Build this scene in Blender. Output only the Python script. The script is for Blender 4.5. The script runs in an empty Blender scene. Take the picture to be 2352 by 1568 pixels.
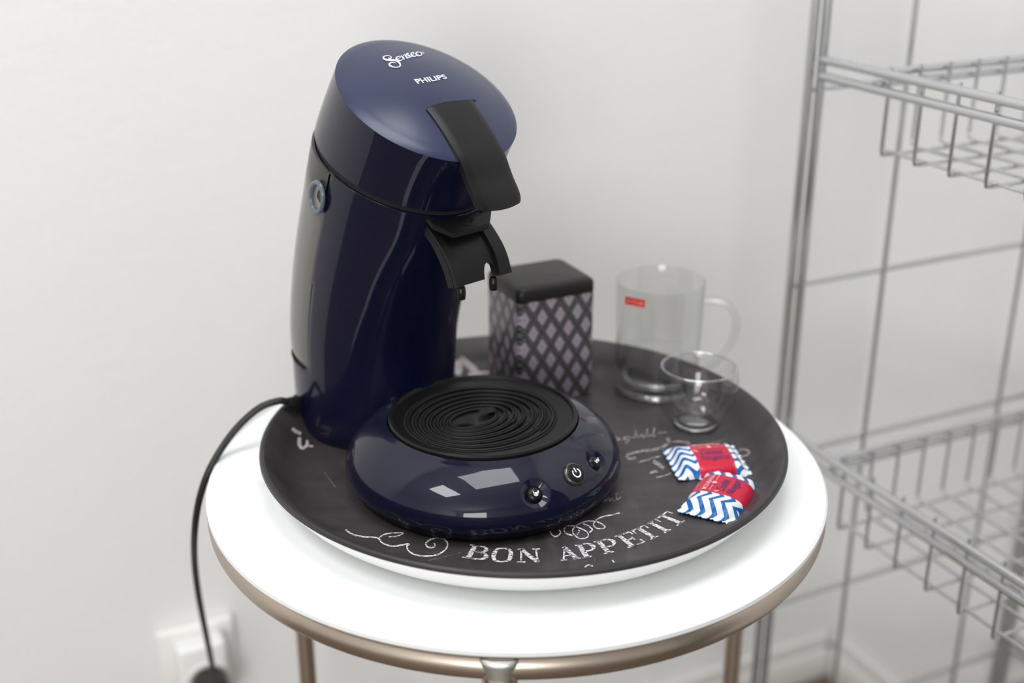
import bpy, bmesh, math, random
from mathutils import Vector, Matrix
R = math.radians
random.seed(7)
S = bpy.context.scene
COL = S.collection

# ------------------------------------------------------------------ camera
F, PITCH, HC = 2812.0, R(22.135), 1.16          # focal length in pixels of the 2352x1568 frame
cam_d = bpy.data.cameras.new('camera')
cam = bpy.data.objects.new('camera', cam_d)
COL.objects.link(cam)
cam.location = (0, 0, HC)
cam.rotation_euler = (R(90) - PITCH, 0, 0)
cam_d.sensor_width = 36.0
cam_d.lens = F / 2352 * 36.0
cam_d.clip_start = 0.02
cam_d.dof.use_dof = True
cam_d.dof.focus_distance = 0.80
cam_d.dof.aperture_fstop = 3.2
S.camera = cam

# ------------------------------------------------------------------ world, light, exposure
wd = bpy.data.worlds.new('sky'); S.world = wd
wd.use_nodes = True
bg = wd.node_tree.nodes['Background']
bg.inputs[0].default_value = (0.85, 0.92, 1.0, 1)
bg.inputs[1].default_value = 1.0
YAW = R(25.87)                                   # the walls and the rack stand at this angle
E1 = Vector((math.cos(YAW), math.sin(YAW), 0)); E2 = Vector((-E1.y, E1.x, 0))
CEIL = 2.45
def rp(a, b, z=0.0):                             # room coordinates -> world
    return E1 * a + E2 * b + Vector((0, 0, z))
def area(name, a, b, z, sx, sy, power, col=(1, 1, 1), rx=0, ry=0):
    ld = bpy.data.lights.new(name, 'AREA'); ld.shape = 'RECTANGLE'
    ld.size, ld.size_y, ld.energy, ld.color = sx, sy, power, col
    o = bpy.data.objects.new(name, ld); COL.objects.link(o)
    o.location = rp(a, b, z); o.rotation_euler = (rx, ry, YAW)
    return o
SKY_A = (-0.72, 0.36, 0.46, 0.58)                # ceiling skylight: centre e1, e2, size
SKY_FILL = (0.34, 0.50, 0.80, 0.62)  # second opening, added for soft overhead light
area('skylight_and_fill_light', SKY_A[0], SKY_A[1], CEIL + .02, SKY_A[2], SKY_A[3], 13, (.97, .985, 1))
area('skylight_and_fill_light', SKY_FILL[0], SKY_FILL[1], CEIL + .02, SKY_FILL[2], SKY_FILL[3], 13, (.97, .985, 1))  # fill through the added second opening
area('window_fill_light', -1.60, -2.36, 1.45, 1.3, 1.2, 62, (1, .99, .975), rx=R(90))  # added fill light at an unseen window behind the camera
S.cycles.max_bounces = 32; S.cycles.transmission_bounces = 32; S.cycles.transparent_max_bounces = 32
S.view_settings.view_transform = 'Standard'
S.view_settings.look = 'None'
S.view_settings.exposure = -0.06
S.view_settings.gamma = 1.0
S.view_settings.use_curve_mapping = False

# ------------------------------------------------------------------ pixel helpers (rays of the photograph)
FW = Vector((0, math.cos(PITCH), -math.sin(PITCH))); UP = Vector((0, math.sin(PITCH), math.cos(PITCH))); RT = Vector((1, 0, 0))
CAM = Vector((0, 0, HC))
def ray(x, y): return FW + RT * ((x - 1176) / F) + UP * ((784 - y) / F)
def onz(x, y, z):
    d = ray(x, y); return CAM + d * ((z - HC) / d.z)
def onpl(x, y, n, k):
    d = ray(x, y); return CAM + d * ((k - CAM.dot(n)) / d.dot(n))
def proj(p):
    d = p - CAM; w = d.dot(FW)
    return (1176 + F * d.dot(RT) / w, 784 - F * d.dot(UP) / w)

# ------------------------------------------------------------------ materials
def mat(name, col=(.8, .8, .8), rough=.5, metal=0.0, **kw):
    m = bpy.data.materials.new(name); m.use_nodes = True
    b = m.node_tree.nodes['Principled BSDF']
    b.inputs['Base Color'].default_value = (*col, 1)
    b.inputs['Roughness'].default_value = rough
    b.inputs['Metallic'].default_value = metal
    for k, v in kw.items():
        b.inputs[k.replace('_', ' ')].default_value = v
    return m
class NT:
    def __init__(s, m):
        s.t = m.node_tree; s.n = s.t.nodes; s.b = s.n['Principled BSDF']
    def add(s, typ, **kw):
        n = s.n.new(typ)
        for k, v in kw.items(): setattr(n, k, v)
        return n
    def link(s, a, b): s.t.links.new(a, b)
    def val(s, sock, v):
        if hasattr(v, 'is_output'): s.link(v, sock)
        else: sock.default_value = v
    def math(s, op, a, b=None, c=None):
        n = s.add('ShaderNodeMath', operation=op)
        s.val(n.inputs[0], a)
        if b is not None: s.val(n.inputs[1], b)
        if c is not None: s.val(n.inputs[2], c)
        return n.outputs[0]
    def obj(s):
        return s.add('ShaderNodeTexCoord').outputs['Object']
    def sep(s, v):
        n = s.add('ShaderNodeSeparateXYZ'); s.link(v, n.inputs[0]); return n.outputs
    def noise(s, vec, scale, detail=3, rough=.5):
        n = s.add('ShaderNodeTexNoise'); s.link(vec, n.inputs['Vector'])
        n.inputs['Scale'].default_value = scale; n.inputs['Detail'].default_value = detail; n.inputs['Roughness'].default_value = rough
        return n.outputs[0]
    def mix(s, f, a, b):
        n = s.add('ShaderNodeMix', data_type='RGBA')
        s.val(n.inputs[0], f)
        s.val(n.inputs[6], a if hasattr(a, 'is_output') else (*a, 1))
        s.val(n.inputs[7], b if hasattr(b, 'is_output') else (*b, 1))
        return n.outputs[2]
    def scale(s, v, x, y, z):
        n = s.add('ShaderNodeMapping'); s.link(v, n.inputs[0]); n.inputs['Scale'].default_value = (x, y, z); return n.outputs[0]
    def bump(s, h, strength=.2, dist=.001):
        n = s.add('ShaderNodeBump'); n.inputs['Strength'].default_value = strength; n.inputs['Distance'].default_value = dist
        s.link(h, n.inputs['Height']); s.link(n.outputs[0], s.b.inputs['Normal'])
    def ramp(s, f, p0, p1, a=(0, 0, 0), b=(1, 1, 1)):
        n = s.add('ShaderNodeValToRGB'); s.link(f, n.inputs[0])
        n.color_ramp.elements[0].position = p0; n.color_ramp.elements[1].position = p1
        n.color_ramp.elements[0].color = (*a, 1); n.color_ramp.elements[1].color = (*b, 1)
        return n.outputs[0]

M = {}
M['wall'] = mat('wall_paint', (.785, .782, .775), .85)
t = NT(M['wall']); v = t.obj()
h = t.math('ADD', t.noise(t.scale(v, 1, 1, 2.2), 90, 4, .6), t.math('MULTIPLY', t.noise(v, 340, 2), .5))
t.bump(h, .35, .0012)
M['ceiling'] = mat('ceiling_paint', (.82, .82, .81), .9)
M['skirting'] = mat('skirting_paint', (.80, .79, .77), .4)
M['floor'] = mat('floor_wood', (.2, .11, .06), .45)
t = NT(M['floor']); v = t.obj()
t.link(t.mix(t.noise(t.scale(v, 2, 18, 2), 4, 5), (.10, .075, .055), (.20, .15, .11)), t.b.inputs['Base Color'])
M['door'] = mat('dark_unseen_door', (.018, .012, .009), .45)
M['navy'] = mat('navy_gloss_plastic', (.0024, .0034, .0175), .2, IOR=1.5, Specular_IOR_Level=.08)
t = NT(M['navy']); t.b.inputs['Coat Weight'].default_value = .7; t.b.inputs['Coat Roughness'].default_value = .02
t.b.inputs['Roughness'].default_value = .38
M['navy_lid'] = mat('navy_satin_plastic', (.0075, .0135, .055), .38, IOR=1.5, Specular_IOR_Level=.2)
t = NT(M['navy_lid']); t.b.inputs['Coat Weight'].default_value = .55; t.b.inputs['Coat Roughness'].default_value = .26
M['black'] = mat('black_plastic', (.0060, .0060, .0060), .38, Specular_IOR_Level=.24)
t = NT(M['black']); t.bump(t.noise(t.obj(), 2600, 2), .12, .0003)
M['black_gloss'] = mat('black_gloss_plastic', (.004, .004, .004), .30, Specular_IOR_Level=.3)
M['void'] = mat('black_opening', (.002, .002, .002), .8)
M['tank'] = mat('smoked_tank_plastic', (.15, .148, .135), .14, IOR=1.5, Specular_IOR_Level=.35)
t = NT(M['tank']); t.b.inputs['Transmission Weight'].default_value = .12
M['tank_lid'] = mat('tank_lid_plastic', (.030, .029, .026), .3, Specular_IOR_Level=.4)
M['ring'] = mat('tank_ring_plastic', (.16, .21, .25), .12, Transmission_Weight=.35)
M['print_silver'] = mat('silver_print', (.62, .65, .72), .4)
M['print_white'] = mat('white_print', (.85, .86, .86), .5)
M['chrome_edge'] = mat('button_edge', (.10, .095, .09), .25, .8)
M['tray'] = mat('chalkboard_print', (.05, .045, .046), .45, Specular_IOR_Level=.35)
t = NT(M['tray']); v = t.obj()
n1 = t.noise(t.scale(v, 1, 3, 1), 22, 6, .65); n2 = t.noise(v, 5, 3)
c = t.mix(t.ramp(n1, .3, .75), (.031, .027, .028), (.061, .053, .055))
smear = t.ramp(t.math('MULTIPLY', n2, t.noise(t.scale(v, 4, 1, 1), 18, 4)), .30, .48)
t.link(t.mix(t.math('MULTIPLY', smear, .35), c, (.16, .14, .16)), t.b.inputs['Base Color'])
M['tray_white'] = mat('tray_white_melamine', (.86, .86, .85), .3)
M['tray_edge'] = mat('tray_rim_print', (.028, .025, .026), .4, Specular_IOR_Level=.35)
def chalk(name, lo, hi, scale, col):
    m = mat(name, col, .9)
    t = NT(m); v = t.obj()
    n = t.noise(t.scale(v, 1.0, 2.2, 1), scale, 4, .7)
    a = t.ramp(n, lo, hi); t.link(a, t.b.inputs['Alpha'])
    return m
M['chalk'] = chalk('chalk_white', .40, .53, 420, (.78, .75, .77))
M['chalk_soft'] = chalk('chalk_soft', .36, .62, 300, (.36, .32, .34))
M['chalk_mid'] = chalk('chalk_mid', .28, .48, 200, (.58, .52, .54))
M['chalk_dim'] = chalk('chalk_dim', .40, .70, 300, (.25, .22, .23))
M['glass_top'] = mat('white_back_painted_glass', (.86, .885, .88), .08, IOR=1.5)
M['glass_edge'] = mat('pale_green_glass_edge', (.82, .87, .85), .1)
M['steel'] = mat('champagne_steel', (.50, .43, .36), .33, 1.0)
t = NT(M['steel']); t.bump(t.noise(t.scale(t.obj(), 1, 1, 30), 300, 2), .05, .0003)
M['clamp'] = mat('zinc_clamp', (.52, .54, .51), .38, .9)
M['chrome'] = mat('rack_chrome', (.58, .59, .60), .14, 1.0)
M['glass'] = mat('clear_glass', (1, 1, 1), 0.0, Transmission_Weight=1.0, IOR=1.45)
# thin clear glass walls: clear pass-through plus the Fresnel mirror of glass
M['thin_glass'] = bpy.data.materials.new('thin_clear_glass'); M['thin_glass'].use_nodes = True
t = NT(M['thin_glass']); nt_ = t.t
tr_ = t.add('ShaderNodeBsdfTransparent'); tr_.inputs[0].default_value = (.965, .97, .968, 1)
gl_ = t.add('ShaderNodeBsdfGlossy'); gl_.inputs['Roughness'].default_value = .02
lw_ = t.add('ShaderNodeLayerWeight'); lw_.inputs[0].default_value = .5
fr_ = t.math('ADD', t.math('MULTIPLY', t.math('POWER', lw_.outputs['Facing'], 5.0), .70), .05)
mx_ = t.add('ShaderNodeMixShader'); t.link(fr_, mx_.inputs[0]); t.link(tr_.outputs[0], mx_.inputs[1]); t.link(gl_.outputs[0], mx_.inputs[2])
t.link(mx_.outputs[0], t.n['Material Output'].inputs['Surface'])
M['glass_rim'] = M['thin_glass'].copy(); M['glass_rim'].name = 'bright_glass_rim'
for n_ in M['glass_rim'].node_tree.nodes:
    if n_.type == 'MATH' and n_.operation == 'ADD': n_.inputs[1].default_value = .30
M['red'] = mat('red_print', (.62, .03, .02), .5)
M['tin_lid'] = mat('black_tin_lid', (.012, .0115, .011), .40, Specular_IOR_Level=.28)
M['cord'] = mat('black_cord_rubber', (.012, .012, .011), .5)
M['socket'] = mat('socket_white_plastic', (.80, .80, .78), .35)
M['ink'] = mat('violet_ink', (.07, .03, .16), .5)
# patterned tin
M['tin'] = mat('printed_tin', (.1, .1, .1), .32, .0)
t = NT(M['tin']); v = t.obj(); x, y, z = t.sep(v)
hx = t.math('DIVIDE', t.math('ADD', x, y), .0158); hz = t.math('DIVIDE', z, .0252)
s1 = t.math('FRACT', t.math('ADD', t.math('ADD', hx, hz), 20.25)); s2 = t.math('FRACT', t.math('ADD', t.math('SUBTRACT', hx, hz), 20.25))
d = t.math('MAXIMUM', t.math('ABSOLUTE', t.math('SUBTRACT', s1, .5)), t.math('ABSOLUTE', t.math('SUBTRACT', s2, .5)))
r = t.add('ShaderNodeValToRGB'); t.link(d, r.inputs[0]); cr = r.color_ramp; cr.interpolation = 'CONSTANT'
dark, lil, gr = (.034, .032, .033, 1), (.34, .29, .35, 1), (.13, .12, .13, 1)
stops = [(0, (.02, .05, .04, 1)), (.045, lil), (.135, gr), (.165, lil), (.285, dark), (.365, gr), (.43, dark)]
cr.elements[0].position, cr.elements[0].color = stops[0]
cr.elements[1].position, cr.elements[1].color = stops[-1]
for p, c in stops[1:-1]:
    e = cr.elements.new(p); e.color = c
t.link(r.outputs[0], t.b.inputs['Base Color'])
# sweet wrapper: red label in the middle, blue and white chevrons at both ends
M['wrap'] = mat('sweet_wrapper', (.8, .8, .8), .28)
t = NT(M['wrap']); x, y, z = t.sep(t.obj())
zig = t.math('MULTIPLY', t.math('PINGPONG', t.math('ADD', x, .2), .0075), .80)
fr = t.math('FRACT', t.math('ADD', t.math('DIVIDE', t.math('ADD', y, zig), .0084), 50.0))
stripe = t.math('LESS_THAN', fr, .42)
label = t.math('LESS_THAN', t.math('ABSOLUTE', t.math('SUBTRACT', x, .003)), .0135)
top = t.math('GREATER_THAN', z, .0012)
label = t.math('MULTIPLY', label, top)
c = t.mix(stripe, (.83, .86, .87), (.004, .13, .42))
t.link(t.mix(label, c, (.56, .012, .042)), t.b.inputs['Base Color'])
M['wrap'].node_tree.nodes['Principled BSDF'].inputs['Specular IOR Level'].default_value = .3

# ------------------------------------------------------------------ object helpers
def tag(o, label=None, cat=None, group=None, kind=None):
    if label: o['label'] = label
    if cat: o['category'] = cat
    if group: o['group'] = group
    if kind: o['kind'] = kind
    return o
def thing(name, label, cat, loc=(0, 0, 0), rotz=0, group=None):
    o = bpy.data.objects.new(name, None); COL.objects.link(o)
    o.empty_display_size = .02; o.location = loc; o.rotation_euler = (0, 0, rotz)
    return tag(o, label, cat, group)
def mesh(name, verts, faces, m, parent=None, smooth=True, mats=None, fmat=None, auto=None):
    me = bpy.data.meshes.new(name)
    me.from_pydata([tuple(v) for v in verts], [], faces)
    for k in ([m] if mats is None else mats): me.materials.append(k)
    if fmat: me.polygons.foreach_set('material_index', fmat)
    me.polygons.foreach_set('use_smooth', [smooth] * len(me.polygons))
    me.update()
    o = bpy.data.objects.new(name, me); COL.objects.link(o)
    if parent: o.parent = parent
    if auto is not None:
        try: me.set_sharp_from_angle(angle=R(auto))
        except Exception: pass
    return o
def bm_obj(name, bm, m, parent=None, smooth=True, auto=35):
    bmesh.ops.recalc_face_normals(bm, faces=bm.faces[:])
    me = bpy.data.meshes.new(name); bm.to_mesh(me); bm.free()
    me.materials.append(m)
    me.polygons.foreach_set('use_smooth', [smooth] * len(me.polygons))
    if smooth and auto is not None: me.set_sharp_from_angle(angle=R(auto))
    o = bpy.data.objects.new(name, me); COL.objects.link(o)
    if parent: o.parent = parent
    return o
def box(name, lo, hi, m, parent=None, bevel=0.0, seg=2, mtx=None, kind=None):
    bm = bmesh.new()
    bmesh.ops.create_cube(bm, size=1)
    lo, hi = Vector(lo), Vector(hi)
    for v in bm.verts:
        v.co = Vector([(lo[i] + hi[i]) / 2 + v.co[i] * (hi[i] - lo[i]) for i in range(3)])
    if bevel: bmesh.ops.bevel(bm, geom=bm.edges[:], offset=bevel, segments=seg, affect='EDGES', profile=.5)
    if mtx: bmesh.ops.transform(bm, matrix=mtx, verts=bm.verts[:])
    o = bm_obj(name, bm, m, parent, smooth=bool(bevel), auto=40)
    if kind: o['kind'] = kind
    return o
def lathe(name, prof, m, parent=None, n=64, loc=(0, 0, 0), auto=40, close=False):
    vs, fs = [], []
    k = len(prof)
    for i in range(n):
        a = 2 * math.pi * i / n
        for r_, z_ in prof:
            vs.append((loc[0] + r_ * math.cos(a), loc[1] + r_ * math.sin(a), loc[2] + z_))
    for i in range(n):
        j = (i + 1) % n
        for q in range(k if close else k - 1):
            q2 = (q + 1) % k
            fs.append((i * k + q, j * k + q, j * k + q2, i * k + q2))
    bm = bmesh.new()
    bv = [bm.verts.new(v) for v in vs]
    for f_ in fs: bm.faces.new([bv[i] for i in f_])
    bmesh.ops.remove_doubles(bm, verts=bm.verts[:], dist=1e-6)
    bmesh.ops.dissolve_degenerate(bm, edges=bm.edges[:], dist=1e-7)
    return bm_obj(name, bm, m, parent, True, auto)
def smooth_path(pts, per=6, closed=False):
    P = [Vector(p) for p in pts]; n = len(P); out = []
    rng = range(n) if closed else range(n - 1)
    for i in rng:
        p0 = P[i - 1] if (closed or i > 0) else P[0]
        p1, p2 = P[i], P[(i + 1) % n]
        p3 = P[(i + 2) % n] if (closed or i + 2 < n) else P[-1]
        for k in range(per):
            t_ = k / per
            out.append(.5 * ((2 * p1) + (p2 - p0) * t_ + (2 * p0 - 5 * p1 + 4 * p2 - p3) * t_ ** 2 + (3 * p1 - p0 - 3 * p2 + p3) * t_ ** 3))
    if not closed: out.append(P[-1])
    return out
def tube(name, pts, r_, m, parent=None, seg=8, closed=False, flat=1.0):
    P = [Vector(p) for p in pts]; n = len(P); vs, fs = [], []
    ref = None
    for i, p in enumerate(P):
        a = P[i - 1] if (closed or i) else P[i]; b = P[(i + 1) % n] if (closed or i < n - 1) else P[i]
        tg = (b - a).normalized()
        if ref is None:
            ref = Vector((0, 0, 1)) if abs(tg.z) < .9 else Vector((1, 0, 0))
        nx = (ref - tg * ref.dot(tg)).normalized(); ref = nx
        ny = tg.cross(nx)
        rr = r_[i] if isinstance(r_, (list, tuple)) else r_
        for k in range(seg):
            an = 2 * math.pi * k / seg
            vs.append(p + nx * (math.cos(an) * rr) + ny * (math.sin(an) * rr * flat))
    for i in range(n if closed else n - 1):
        j = (i + 1) % n
        for k in range(seg):
            k2 = (k + 1) % seg
            fs.append((i * seg + k, i * seg + k2, j * seg + k2, j * seg + k))
    if not closed:
        fs.append(tuple(range(seg - 1, -1, -1))); fs.append(tuple((n - 1) * seg + k for k in range(seg)))
    return mesh(name, vs, fs, m, parent, True, auto=60)
def ribbon2d(pts, w, per=5, smooth=True):
    """flat stroke of given width (number or list) -> 2-D verts and quads"""
    if smooth and len(pts) > 2:
        P = [Vector((p[0], p[1], 0)) for p in pts]
        Q = smooth_path(P, per); n0 = len(pts)
        if isinstance(w, (list, tuple)):
            W = []
            for i in range(len(Q)):
                f_ = min(i / per, n0 - 1.0001); k = int(f_); W.append(w[k] + (w[min(k + 1, n0 - 1)] - w[k]) * (f_ - k))
        else: W = [w] * len(Q)
    else:
        Q = [Vector((p[0], p[1], 0)) for p in pts]; W = list(w) if isinstance(w, (list, tuple)) else [w] * len(Q)
    vs, fs = [], []
    for i, q in enumerate(Q):
        a = Q[max(i - 1, 0)]; b = Q[min(i + 1, len(Q) - 1)]
        tg = (b - a); tg = tg.normalized() if tg.length > 1e-9 else Vector((1, 0, 0))
        nn = Vector((-tg.y, tg.x, 0)) * W[i] / 2
        vs += [(q + nn)[:2], (q - nn)[:2]]
    for i in range(len(Q) - 1): fs.append((2 * i, 2 * i + 1, 2 * i + 3, 2 * i + 2))
    return vs, fs
class Flat:
    """collects 2-D strokes, polygons and text, then maps them on a surface"""
    def __init__(s): s.v, s.f = [], []
    def add(s, vs, fs):
        o = len(s.v); s.v += [tuple(v) for v in vs]; s.f += [tuple(i + o for i in f_) for f_ in fs]
    def stroke(s, pts, w, per=5, smooth=True): s.add(*ribbon2d(pts, w, per, smooth)); return s
    def poly(s, pts): s.add(pts, [tuple(range(len(pts)))]); return s
    def build(s, name, fn, m, parent, inv=None):
        vs = [fn(x, y) for x, y in s.v]
        if inv is not None: vs = [inv @ v for v in vs]
        o = mesh(name, vs, s.f, m, parent, smooth=False)
        return o
def text2d(txt, bold=0.0, shear=0.0, spacing=1.0):
    cu = bpy.data.curves.new('lettering', 'FONT'); cu.body = txt; cu.offset = bold; cu.shear = shear; cu.space_character = spacing
    cu.resolution_u = 4
    o = bpy.data.objects.new('lettering', cu); COL.objects.link(o)
    dg = bpy.context.evaluated_depsgraph_get()
    me = bpy.data.meshes.new_from_object(o.evaluated_get(dg))
    vs = [(v.co.x, v.co.y) for v in me.vertices]; fs = [tuple(p.vertices) for p in me.polygons]
    bpy.data.objects.remove(o); bpy.data.curves.remove(cu); bpy.data.meshes.remove(me)
    x0 = min(v[0] for v in vs); x1 = max(v[0] for v in vs); y0 = min(v[1] for v in vs); y1 = max(v[1] for v in vs)
    return [((x - x0) / (x1 - x0), (y - y0) / (y1 - y0)) for x, y in vs], fs

# ------------------------------------------------------------------ room shell (room coordinates e1, e2, z)
WB, WR, WL, WF = 1.1715, 1.1005, -2.7, -2.4
RM = Matrix.Rotation(YAW, 4, 'Z')
def rbox(name, lo, hi, m, bevel=0.0, parent=None, structure=True):
    o = box(name, lo, hi, m, parent, bevel)
    o.matrix_world = RM
    if structure: o['kind'] = 'structure'
    return o
rbox('floor', (WL - .1, WF - .1, -.05), (WR + .1, WB + .1, 0), M['floor'])
rbox('wall_back', (WL - .1, WB, -.0), (WR + .1, WB + .1, CEIL), M['wall'])
rbox('wall_right', (WR, -.12, 0), (WR + .1, WB, CEIL), M['wall'])
rbox('wall_right', (WR, WF - .1, 0), (WR + .1, -1.05, CEIL), M['wall'])
rbox('wall_right', (WR, -1.05, 2.08), (WR + .1, -.12, CEIL), M['wall'])
dd = rbox('unseen_door', (WR + .03, -1.04, 0.005), (WR + .07, -.13, 2.075), M['door'])  # unseen dark door, placed so the machine's column reflects dark
for q, (b0, b1) in enumerate(((-.98, -.63), (-.54, -.19))):
    for z0, z1 in ((.2, .9), (1.05, 1.95)):
        box('unseen_door_panel', (WR + .024, b0, z0), (WR + .032, b1, z1), M['door'], dd, .004)
rbox('wall_left', (WL - .1, WF, 0), (WL, WB, CEIL), M['wall'])
rbox('wall_front', (WL, WF - .1, 0), (-2.30, WF, CEIL), M['wall'])
rbox('wall_front', (-.90, WF - .1, 0), (WR, WF, CEIL), M['wall'])
rbox('wall_front', (-2.30, WF - .1, 0), (-.90, WF, .8), M['wall'])
rbox('wall_front', (-2.30, WF - .1, 2.1), (-.90, WF, CEIL), M['wall'])
# ceiling around the skylight and the added fill opening
def ceiling():
    xs = sorted({WL - .1, WR + .1, SKY_A[0] - SKY_A[2] / 2, SKY_A[0] + SKY_A[2] / 2, SKY_FILL[0] - SKY_FILL[2] / 2, SKY_FILL[0] + SKY_FILL[2] / 2})
    ys = sorted({WF - .1, WB + .1, SKY_A[1] - SKY_A[3] / 2, SKY_A[1] + SKY_A[3] / 2, SKY_FILL[1] - SKY_FILL[3] / 2, SKY_FILL[1] + SKY_FILL[3] / 2})
    bm = bmesh.new()
    for i in range(len(xs) - 1):
        for j in range(len(ys) - 1):
            cx, cy = (xs[i] + xs[i + 1]) / 2, (ys[j] + ys[j + 1]) / 2
            if any(abs(cx - s[0]) < s[2] / 2 and abs(cy - s[1]) < s[3] / 2 for s in (SKY_A, SKY_FILL)): continue
            r_ = bmesh.ops.create_cube(bm, size=1)
            for v in r_['verts']:
                v.co = Vector((cx + v.co.x * (xs[i + 1] - xs[i]), cy + v.co.y * (ys[j + 1] - ys[j]), CEIL + .01 + v.co.z * .02))
    o = bm_obj('ceiling', bm, M['ceiling'], None, False); o.matrix_world = RM; o['kind'] = 'structure'
ceiling()
def skirting(name, lo, hi, ax):
    o = rbox(name, lo, hi, M['skirting'], .004)
    return o
skirting('baseboard_back', (WL, WB - .014, 0), (WR - .012, WB - .0005, .052), 0)
tp = box('moulding', (WL, WB - .009, .053), (WR - .009, WB - .0005, .075), M['skirting'], None, .003); tp.matrix_world = RM; tp['kind'] = 'structure'; tp.name = 'trim_1'
skirting('baseboard_right', (WR - .014, 0, 0), (WR - .0005, WB - .014, .052), 1)
tp = box('moulding', (WR - .009, 0, .053), (WR - .0005, WB - .009, .075), M['skirting'], None, .003); tp.matrix_world = RM; tp['kind'] = 'structure'; tp.name = 'trim_2'

# ------------------------------------------------------------------ side table
ZT = HC - .428
TC = Vector((.0034, .8075, 0))
table = thing('side_table', 'round side table with white glass top and champagne steel ring', 'table', TC)
RG = .225
gl = lathe('glass_top', [(0, ZT - .006), (RG - .002, ZT - .006), (RG, ZT - .0045), (RG, ZT - .0015), (RG - .0015, ZT), (RG - .006, ZT + .0), (0, ZT)], M['glass_top'], table, 160)
rr = .0085
lathe('ring_frame', [(RG - .0085 + rr * math.cos(R(a)), ZT - .006 - .0095 + rr * 1.1 * math.sin(R(a))) for a in range(0, 360, 20)], M['steel'], table, 160, close=True, auto=60)
for a in (-92.8, 26.8, 150.6):
    ca, sa = math.cos(R(a)), math.sin(R(a)); rl = RG - .0085
    base = Vector((rl * ca, rl * sa, 0)); od = Vector((ca, sa, 0)); td = Vector((-sa, ca, 0))
    tube('leg', [base + Vector((0, 0, 0)), base + Vector((0, 0, .3)), base + Vector((0, 0, ZT - .024))], .0078, M['steel'], table, 16)
    # fish-mouth saddle that joins leg and ring
    bm = bmesh.new(); rows = []
    prof = [(0, .0115), (.25, .0098), (.5, .0082), (.75, .0068), (1, .0060)]
    for f_, hw in prof:
        z_ = ZT - .0075 - f_ * .0195
        row = []
        for k in range(-4, 5):
            s_ = k / 4
            bul = .0098 - .0022 * abs(s_) ** 3
            row.append(bm.verts.new(base + td * (hw * s_) + od * (bul - .0035 * f_ * 0) + Vector((0, 0, z_))))
        rows.append(row)
    for i in range(len(rows) - 1):
        for k in range(8): bm.faces.new((rows[i][k], rows[i][k + 1], rows[i + 1][k + 1], rows[i + 1][k]))
    o = bm_obj('saddle_clamp', bm, M['clamp'], table)
    md = o.modifiers.new('t', 'SOLIDIFY'); md.thickness = .002; md.offset = -1
    tube('leg_collar', [base + Vector((0, 0, ZT - .048)), base + Vector((0, 0, ZT - .030)), base + Vector((0, 0, ZT - .022))], [.0082, .0105, .0112], M['steel'], table, 20)

# ------------------------------------------------------------------ tray
TR = Vector((.0083, .8071, ZT + .0005)); RIM = .1902
tray = thing('serving_tray', 'round dark chalkboard print serving tray with white underside', 'tray', TR)
ZF = ZT + .0045                                  # upper side of the tray floor (world)
fz = ZF - TR.z; rz = .0285
lathe('tray_dish', [(0, fz), (.150, fz), (.160, fz + .0004), (.168, fz + .003), (.175, fz + .010), (.1855, rz - .0008), (.1872, rz)], M['tray'], tray, 160)
lathe('rim', [(.1872, rz), (.1888, rz + .0003), (RIM, rz - .0008), (RIM + .0004, rz - .003), (.1895, rz - .0036)], M['tray_edge'], tray, 160)
lathe('underside', [(.1895, rz - .0036), (.186, rz - .009), (.178, .010), (.170, .0035), (.162, .0), (.158, -.0), (0, 0)], M['tray_white'], tray, 160)
inv_tray = Matrix.Translation(-TR)
FLZ = ZF + .00025
DISH = [(0, fz), (.150, fz), (.160, fz + .0004), (.168, fz + .003), (.175, fz + .010), (.1855, rz - .0008), (.1872, rz)]
def dish_z(r_):
    for (a, za), (b, zb) in zip(DISH, DISH[1:]):
        if r_ <= b: return za + (zb - za) * (r_ - a) / (b - a)
    return rz
def px_floor(x, y):                               # point of the tray's upper side under a pixel
    z = FLZ
    for _ in range(25):
        p = onz(x, y, z); z = .5 * z + .5 * (TR.z + dish_z(math.hypot(p.x - TR.x, p.y - TR.y)) + .0004)
    return onz(x, y, z)
def crop(x0, y0, sc): return lambda x, y: (x0 + x / sc, y0 + y / sc)
def chalk_strokes(name, strokes, m):
    for pts, w in strokes:
        fl = Flat(); fl.stroke(pts, w)
        fl.build(name, px_floor, m, tray, inv_tray)
def cs(x0, y0, sc, strokes):
    f_ = crop(x0, y0, sc); return [([f_(*p) for p in pts], [k / sc for k in w] if isinstance(w, list) else w / sc) for pts, w in strokes]
# flourish left of the words
chalk_strokes('chalk_flourish', cs(740, 1100, 2.613, [
    ([(140, 303), (185, 332), (250, 346), (330, 352), (365, 385), (430, 402), (520, 388), (508, 405), (530, 440), (590, 460), (680, 456), (738, 424), (752, 385), (722, 356), (662, 358), (622, 384), (640, 410), (676, 404), (672, 384)], 9),
    ([(340, 352), (385, 328), (485, 322), (450, 342), (400, 346)], 7)]), M['chalk'])
chalk_strokes('chalk_flourish', cs(1240, 1130, 11.76, [
    ([(270, 1030), (300, 1110), (360, 1180), (430, 1195), (520, 1150), (560, 1080), (520, 1020)], 38),
    ([(660, 900), (900, 910), (1100, 980), (1260, 1060), (1310, 1150), (1270, 1220), (1120, 1255), (1000, 1210), (900, 1110), (890, 1010), (960, 920), (1080, 850), (1200, 800), (1400, 770), (1560, 800), (1700, 880), (1760, 930), (1700, 980), (1530, 970), (1450, 880), (1480, 800), (1560, 720), (1700, 660), (1900, 620), (2160, 560)], 34),
    ([(690, 950), (650, 1020), (700, 1100), (770, 1140), (890, 1165)], 40),
    ([(1170, 850), (1320, 910), (1380, 970), (1420, 1010), (1340, 1090)], 36),
    ([(1040, 1020), (1070, 1060), (1000, 1150)], 30)]), M['chalk'])
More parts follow.
